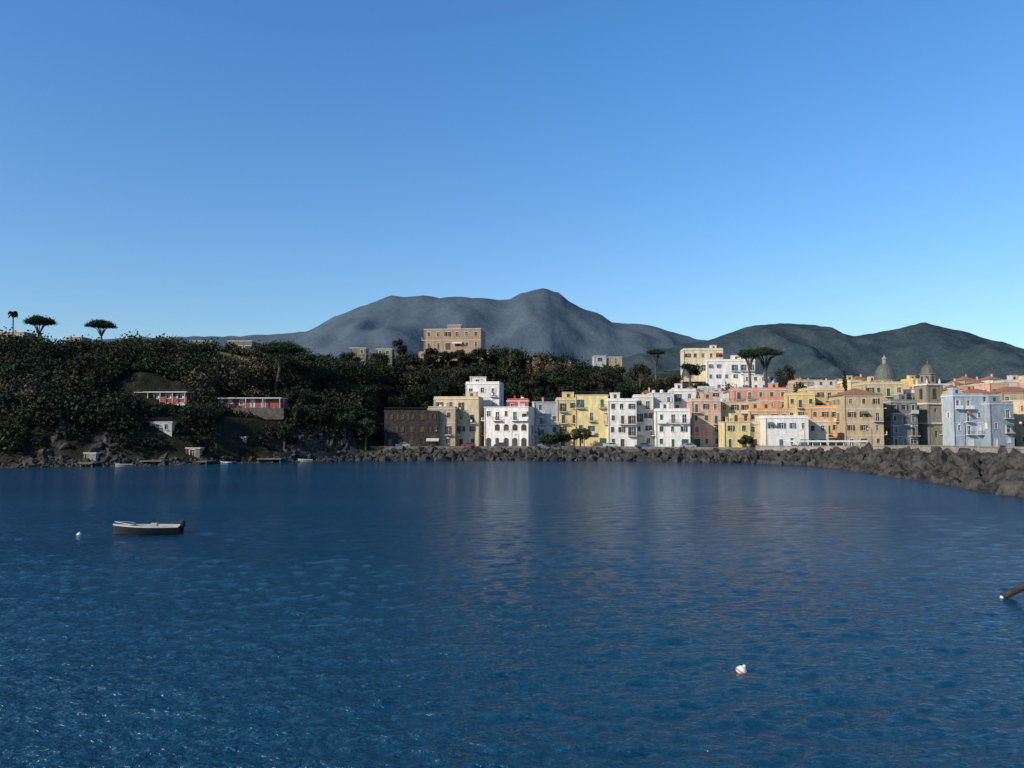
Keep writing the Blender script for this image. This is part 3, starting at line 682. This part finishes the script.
# ---------------- rocks
ROCK=noisemat('basalt_rock',(.013,.012,.011),(.08,.07,.058),scale=.7,rough=.9,bump=.1,bscale=3)
protos=[]
for i in range(10):
    bm=bmesh.new()
    for k in range(16):
        v=Vector((random.gauss(0,1),random.gauss(0,1),random.gauss(0,1))).normalized()*random.uniform(.8,1.1)
        bm.verts.new((v.x*random.uniform(.8,1.2),v.y*random.uniform(.7,1.1),v.z*.75))
    res=bmesh.ops.convex_hull(bm,input=bm.verts)
    bmesh.ops.delete(bm,geom=[v for v in bm.verts if not v.link_faces],context='VERTS')
    bmesh.ops.triangulate(bm,faces=bm.faces)
    bm.verts.index_update()
    protos.append((np.array([v.co[:] for v in bm.verts]),[tuple(v.index for v in f.verts) for f in bm.faces])); bm.free()
def rock_mesh(name,items):
    V=[];Fc=[];o=0
    from mathutils import Euler
    for (x,y,z,s) in items:
        v,f=random.choice(protos); R=np.array(Euler((random.uniform(0,6),random.uniform(0,6),random.uniform(0,6))).to_matrix())
        vv=(v*np.array([s*random.uniform(.8,1.3),s,s*random.uniform(.7,1)]))@R.T+np.array([x,y,z])
        V.append(vv); Fc+= [tuple(a+o for a in t) for t in f]; o+=len(v)
    me=bpy.data.meshes.new(name); me.from_pydata(np.concatenate(V).tolist(),[],Fc); me.materials.append(ROCK)
    ob=bpy.data.objects.new(name,me); COL.objects.link(ob)
PATH=[(-40,211.5),(-10,213),(23,212),(33,207.5),(50,199),(64,189),(69.5,178),(70,165),(69,150),(67,125),(64,100),(60,75),(54,45)]
CRN=[0,0,0,0,0,.1,.3,.5,.8,1,1,1,1]
def path_samples(step):
    out=[];
    for i in range(len(PATH)-1):
        a=Vector(PATH[i]);b=Vector(PATH[i+1]); L=(b-a).length; n=max(1,int(L/step))
        def nrm(j):
            p=Vector(PATH[max(0,j-1)]);q=Vector(PATH[min(len(PATH)-1,j+1)]);t=(q-p).normalized(); return Vector((-t.y,t.x))
        for k in range(n):
            t=k/n; p=a.lerp(b,t); nn=nrm(i).lerp(nrm(i+1),t).normalized(); c=CRN[i]*(1-t)+CRN[i+1]*t
            out.append((p,nn,c))
    return out
items=[]
for p,n,c in path_samples(.5):
    crest=2.7+1.4*c
    for k in range(5):
        off=random.uniform(-2.6,5.4); q=p+n*off; t=(off+1.6)/6.2
        sz=random.uniform(.5,1.15) if random.random()<.72 else random.uniform(1.2,1.9)
        items.append((q.x,q.y,-.4+max(0,t)*crest*.9+random.uniform(-.35,.5),sz*(1+.12*c)))
rock_mesh('rock_revetment',items)
items=[]
for i in range(2200):
    x=random.uniform(-150,-38); ys=interp(x,SHORE); cl=noise.noise(Vector((x*.12,0,3)))
    s=random.uniform(-1.5-2.5*max(0,cl*2),3)
    if random.random()<.08: s-=random.uniform(0,5)
    items.append((x,ys+s,max(-.35,H(x,ys+s)*.8)+random.uniform(-.4,.15),random.uniform(.25,.9)*(1+max(0,cl)*1.6)))
rock_mesh('shore_rocks',items)
items=[]
for i in range(2000):
    x=random.uniform(-150,-40); ys=interp(x,SHORE); s=random.uniform(2.5,18)
    if cmask(x,ys+s)<.4: continue
    if any(k[0]-2<x<k[1]+2 and k[2]-3<ys+s<k[3] for k in KEEP): continue
    items.append((x,ys+s,H(x,ys+s)-.5,random.uniform(.6,1.8)))
rock_mesh('cliff_outcrops',items)
CONC=noisemat('causeway_concrete',(.20,.175,.14),(.33,.29,.23),scale=.8,bump=.03)
DCON=noisemat('weathered_concrete',(.08,.07,.06),(.16,.145,.12),scale=.8,bump=.03)
ASPH=noisemat('asphalt',(.04,.04,.04),(.065,.065,.065),scale=2)
def strip(name,mat,sect,i0,i1):
    sel=[q for q in path_samples(2.0) if i0<=q[2]<=i1]
    V=[];Fc=[];m=len(sect(0))
    for p,n,c in sel:
        for off,z in sect(c): q=p+n*off; V.append((q.x,q.y,z))
    for j in range(len(sel)-1):
        for k in range(m-1): Fc.append((j*m+k,j*m+k+1,(j+1)*m+k+1,(j+1)*m+k))
    me=bpy.data.meshes.new(name); me.from_pydata(V,[],Fc); me.materials.append(mat); ob=bpy.data.objects.new(name,me); COL.objects.link(ob)
strip('causeway',STONE,lambda c:[(-1,-2),(5,2.3+1.3*c),(5.6,2.9+1.3*c),(16,2.9+1.3*c),(17,2.3+1.3*c),(23,-2)],.05,1)
strip('causeway_road',ASPH,lambda c:[(8,3.05+1.3*c),(14.5,3.05+1.3*c)],.05,1)
strip('pavement_kerb',CONC,lambda c:[(6.2,3.19+1.3*c),(7.99,3.19+1.3*c),(8.0,2.95+1.3*c)],.05,1)
strip('causeway_parapet_wall',CONC,lambda c:[(5.6,1.6+1.4*c),(5.6,3.9+1.45*c),(5.5,3.92+1.45*c),(5.5,4.05+1.45*c),(6.1,4.05+1.45*c),(6.1,3.0+1.3*c)],.05,1)
strip('quay_wall',noisemat('quay_stone',(.09,.08,.068),(.2,.175,.145),scale=1),lambda c:[(5.7,1.6),(5.7,3.6),(6.05,3.6),(6.05,2.9)],0,.049)
strip('causeway_outer_wall',CONC,lambda c:[(16.0,2.8+1.3*c),(16.0,3.9+1.45*c),(16.4,3.9+1.45*c),(16.4,1.5)],.3,1)
b=MB()
for i in range(24):
    xa=-58+i*.95; ya=interp(xa,SHORE)+2.2; xb=xa+.95; yb=interp(xb,SHORE)+2.2; t=Vector((xb-xa,yb-ya,0)); L=t.length; t.normalize(); n=Vector((t.y,-t.x,0))
    b.box('w',STONE,(xa,ya,0),t,n,0,L,-.5,2.3+.25*math.sin(i*1.7),-.5,.0)
b.build_single('sea_wall')
def landing(x,w,l,h,steps=True):
    y=interp(x,SHORE)+1.5; b=MB()
    b.abox('deck',DCON,x-w/2,x+w/2,y-l,y+1,h-.3,h)
    for k in range(int(l/2)+1):
        for sx in (-1,1): b.abox('piles',STONE,x+sx*(w/2-.3)-.15,x+sx*(w/2-.3)+.15,y-l+.3+k*2,y-l+.6+k*2,-1.5,h-.31)
    if steps:
        for k in range(12): b.abox('steps',DCON,x-w*.25,x+w*.25,y+1.01+k*.42,y+1.43+k*.42,-.5,h+.02+k*.3)
    b.build('landing_stage')
landing(-93,3.0,4,.9); landing(-72,2.4,4,.8); landing(-60,6,3,1.0); landing(-82,5,2.5,1.1)
b=MB(); d=205; xa=P(789,441,d)[0]; xb=P(868,441,d)[0]; zt=P(800,440.5,d)[2]
b.abox('roof',WTRIM,xa,xb,0,4.5,zt-.18,zt); b.abox('fascia',WTRIM,xa,xb,-.12,-.01,zt-.4,zt+.04)
for k in range(11):
    x=xa+.2+(xb-xa-.4)*k/10; b.abox('posts',WTRIM,x-.07,x+.07,.1,.24,2.8,zt-.19); b.abox('posts',WTRIM,x-.07,x+.07,4.2,4.34,2.8,zt-.19)
b.abox('counter',noisemat('counter_wood',(.12,.07,.04),(.2,.13,.08),scale=2),xa+2,xb-4,3.6,4.1,2.8,4.1)
b.build('seafront_pavilion',(0,d,0))
def lamp(x,y,z):
    b=MB(); b.lathe('post',IRON,0,0,[(.14,0),(.12,.5),(.07,.6),(.055,4.6)],8)
    b.tube('arm',IRON,[(0,0,4.5),(0.1,0,4.9),(.55,0,5.0),(.9,0,4.85)],[.045,.04,.035,.03],6)
    b.lathe('lantern',noisemat('lamp_glass',(.5,.5,.48),(.6,.6,.58),rough=.3),.9,0,[(.08,4.5),(.2,4.6),(.22,4.78),(.05,4.88)],8)
    b.build('street_lamp',(x,y,z),random.uniform(2.6,3.6))
for (p,n,c) in path_samples(2.0)[::9]:
    if c>.1: q=p+n*6.8; lamp(q.x,q.y,3.0+1.3*c)
for x in (-20,0,20,38): lamp(x,interp(x,SHORE)+8,3.1)
def car(x,y,z,rot,col):
    b=MB(); body=noisemat('car_paint_%.2f_%.2f'%col[:2],tuple(v*.9 for v in col),col,scale=3,rough=.3,spec=.5); tyre=noisemat('tyre',(.02,.02,.02),(.03,.03,.03))
    prof=[(-2,.35),(-2.02,.75),(-1.85,.95),(-1.1,1.02),(-.5,1.45),(.9,1.47),(1.6,1.0),(1.98,.9),(2.02,.4)]
    for sgn in (-1,1):
        b.quad('body',body,[(px,sgn*.82,pz) for px,pz in (prof if sgn<0 else prof[::-1])])
        b.quad('windows',GLASS,[(-.95,sgn*.835,1.03),(.2,sgn*.835,1.03),(.2,sgn*.835,1.38),(-.48,sgn*.835,1.38)]); b.quad('windows',GLASS,[(.28,sgn*.835,1.03),(1.35,sgn*.835,1.03),(.85,sgn*.835,1.38),(.28,sgn*.835,1.38)])
        for wx in (-1.25,1.25):
            g=[(wx+.33*math.cos(t),sgn*.86,.33+.33*math.sin(t)) for t in np.linspace(0,6.28,13)[:-1]]; g2=[(p[0],sgn*.62,p[2]) for p in g]
            b.quad('wheels',tyre,g); 
            for k in range(12): b.quad('wheels',tyre,[g[k],g[(k+1)%12],g2[(k+1)%12],g2[k]])
    for k in range(len(prof)-1):
        (xa,za),(xb,zb)=prof[k],prof[k+1]; m=GLASS if k in (3,5) else body
        b.quad('body' if m is body else 'windscreens',m,[(xa,-.82,za),(xa,.82,za),(xb,.82,zb),(xb,-.82,zb)])
    b.build('parked_car',(x,y,z),rot)
cols=[(.3,.3,.3),(.3,.04,.03),(.05,.06,.08),(.2,.22,.25),(.5,.5,.47),(.05,.1,.2)]
for i,x in enumerate([-30,-12,-3,9,27,35,46]):
    car(x,interp(x,SHORE)+7.7,3.13,random.uniform(-.1,.1),cols[i%6])
# ---------------- boats
def boat(name,loc,rot,L=5.0,Bm=1.9,dark=(.012,.014,.018),motor=True,tag='dark'):
    b=MB(); hullm=noisemat('hull_paint_'+tag,dark,tuple(v*1.5 for v in dark),scale=2,rough=.55,spec=.3)
    cream=noisemat('deck_gelcoat',(.42,.39,.33),(.55,.52,.46),scale=2,rough=.45); wood=noisemat('bench_wood',(.16,.1,.06),(.25,.17,.1),scale=3)
    n=18; rings=[]; inner=[]
    for i in range(n+1):
        t=i/n; x=-L/2+L*t
        wb=Bm/2*min(1,math.sin(min(1,t*1.55+.02)*math.pi/2)**.75)*(1-.12*max(0,t-.6)/.4)
        sh=.60+.20*(1-t)**2.2
        keel=-.22+.5*max(0,1-t*4)**2
        rings.append([(x,-wb,sh),(x,-wb*.93,sh-.25),(x,-wb*.75,.05),(x,0,keel),(x,wb*.75,.05),(x,wb*.93,sh-.25),(x,wb,sh)])
        wi=max(.01,wb-.09); inner.append([(x,-wi,sh+.02),(x,-wi*.9,.22),(x,wi*.9,.22),(x,wi,sh+.02)])
    for i in range(n):
        for k in range(6): b.quad('hull',hullm,[rings[i][k],rings[i][k+1],rings[i+1][k+1],rings[i+1][k]])
        for k,j in ((0,0),(6,3)):
            b.quad('gunwale',cream,[rings[i][k],rings[i+1][k],inner[i+1][j],inner[i][j]])
            a=Vector(rings[i][k]);c=Vector(rings[i+1][k]); s=-1 if k==0 else 1
            o=Vector((0,s*.04,0)); dn=Vector((0,0,-.07))
            b.quad('rub_rail',cream,[a+o,c+o,c+o+dn,a+o+dn]); b.quad('rub_rail',cream,[a,c,c+o,a+o])
        if i>=5:
            for k in range(3): b.quad('cockpit',cream,[inner[i][k],inner[i][k+1],inner[i+1][k+1],inner[i+1][k]])
        else: b.quad('foredeck',cream,[inner[i][0],inner[i][3],inner[i+1][3],inner[i+1][0]])
    b.quad('foredeck',cream,[inner[5][0],inner[5][1],inner[5][2],inner[5][3]])
    b.quad('transom',hullm,rings[n]); k_=Bm/1.9
    for x in (-.1,L*.22): b.abox('benches',wood,x-.18,x+.18,-.78*k_,.78*k_,.42,.48)
    if motor:
        b.abox('console',cream,.35,.75,-.3,.3,.23,.85)
        b.quad('windscreen',GLASS,[(.4,-.32,.86),(.4,.32,.86),(.55,.28,1.1),(.55,-.28,1.1)])
        for s in (-1,1): b.tube('rail',WTRIM,[(-L/2+.1,0,.97),(-L/2+.6,s*.35,.94),(-L/2+1.4,s*.68,.82)],[.018]*3,6)
        x=L/2; b.abox('outboard',hullm,x-.02,x+.22,-.1,.1,-.3,.5)
        b.lathe('outboard',hullm,x+.15,0,[(.12,.45),(.2,.55),(.21,.88),(.14,.98)],10)
    b.build(name,loc,rot)
x,y,_=P(147,534.5,62); boat('moored_motorboat',(x,y,0),math.radians(10),L=4.9)
boat('rowing_boat',(-84,173,0),.4,3.4,1.4,(.2,.19,.17),False,'grey'); boat('rowing_boat',(-66,184,0),-.6,3.4,1.4,(.04,.08,.15),False,'blue'); boat('rowing_boat',(-52,201,0),.2,3.6,1.5,(.22,.2,.18),False,'tan')
ORG=noisemat('buoy_orange',(.45,.12,.03),(.6,.18,.05),scale=5,rough=.5); BW=noisemat('buoy_white',(.62,.6,.56),(.8,.79,.76),scale=6,rough=.45)
def buoy(px,py,r,tilt):
    d=CH*F/(py-430); x=(px-512)/F*d
    b=MB(); b.lathe('float',BW,0,0,[(.05*r,-.6*r)]+[(r*math.cos(t),r*.95*math.sin(t)) for t in np.linspace(-.6,1.2,10)]+[(.3*r,1.0*r),(.28*r,1.25*r),(.15*r,1.3*r)],18)
    b.lathe('band',ORG,0,0,[(r*.93,-.38*r),(r*1.03,-.3*r),(r*1.04,-.1*r),(r*.97,.0)],18)
    b.tube('ring',IRON,[(.2*r*math.cos(a),0,1.45*r+.2*r*math.sin(a)) for a in np.linspace(0,6.28,10)],[.04*r]*10,5)
    e=b.build('mooring_buoy',(x,d,.03)); e.rotation_euler=(.2,tilt,.5)
    for c in e.children:
        if c.name.startswith('float') or c.name.startswith('band'):
            c.data.polygons.foreach_set('use_smooth',[True]*len(c.data.polygons))
buoy(737,667,.18,.6); buoy(83,534,.17,.2)
WOOD=noisemat('wet_wood',(.02,.017,.014),(.06,.05,.04),scale=3,rough=.5,bump=.03); 
d=38.5; a=Vector(P(1003,597,d)); c=Vector(P(1030,583,d)); dirv=(c-a)
b=MB(); b.tube('log',WOOD,[a-dirv*.04,a,a+dirv*.35,a+dirv*.8,a+dirv*1.5+Vector((0,.1,-.25)),a+dirv*2.4+Vector((0,.2,-1.0))],[.07,.14,.16,.17,.19,.2],12)
b.tube('stub',WOOD,[a+dirv*.55,a+dirv*.75+Vector((.1,0,.28))],[.07,.04],8)
b.tube('cut_end',BW,[a-dirv*.09,a-dirv*.03],[.06,.1],10)
b.build('floating_log')
# ---------------- light
to=Vector((-.74,-.50,.46)).normalized()
el=math.asin(to.z); rotz=math.atan2(to.x,to.y)
sun=bpy.data.lights.new('sun','SUN'); sun.energy=5.0; sun.angle=math.radians(.5); sun.color=(1,.91,.77)
so=bpy.data.objects.new('sun',sun); so.rotation_euler=(-to).to_track_quat('-Z','Y').to_euler(); COL.objects.link(so)
w=bpy.data.worlds.new('World'); S.world=w; w.use_nodes=True; nt=w.node_tree; bg=nt.nodes['Background']
sk=nt.nodes.new('ShaderNodeTexSky'); sk.sky_type='NISHITA'; sk.sun_disc=False; sk.sun_elevation=el; sk.sun_rotation=rotz; sk.air_density=1.15; sk.dust_density=.3; sk.ozone_density=2.0
tc=nt.nodes.new('ShaderNodeTexCoord'); sp=nt.nodes.new('ShaderNodeSeparateXYZ'); nt.links.new(tc.outputs['Generated'],sp.inputs[0])
rp=nt.nodes.new('ShaderNodeValToRGB'); e=rp.color_ramp.elements; e[0].position=0.03; e[0].color=(.62,.77,.96,1); e[1].position=.45; e[1].color=(.45,.86,1.25,1)
nt.links.new(sp.outputs['Z'],rp.inputs[0])
mx=nt.nodes.new('ShaderNodeMix'); mx.data_type='RGBA'; mx.blend_type='MULTIPLY'; mx.inputs[0].default_value=1
nt.links.new(sk.outputs[0],mx.inputs[6]); nt.links.new(rp.outputs[0],mx.inputs[7]); nt.links.new(mx.outputs[2],bg.inputs[0]); bg.inputs[1].default_value=.15
cam=bpy.data.cameras.new('camera'); cam.sensor_width=36; cam.lens=36*F/1024; cam.clip_end=30000; cam.clip_start=.1
co=bpy.data.objects.new('camera',cam); co.location=(0,0,CH); co.rotation_euler=(math.radians(90)+T,0,0); COL.objects.link(co); S.camera=co
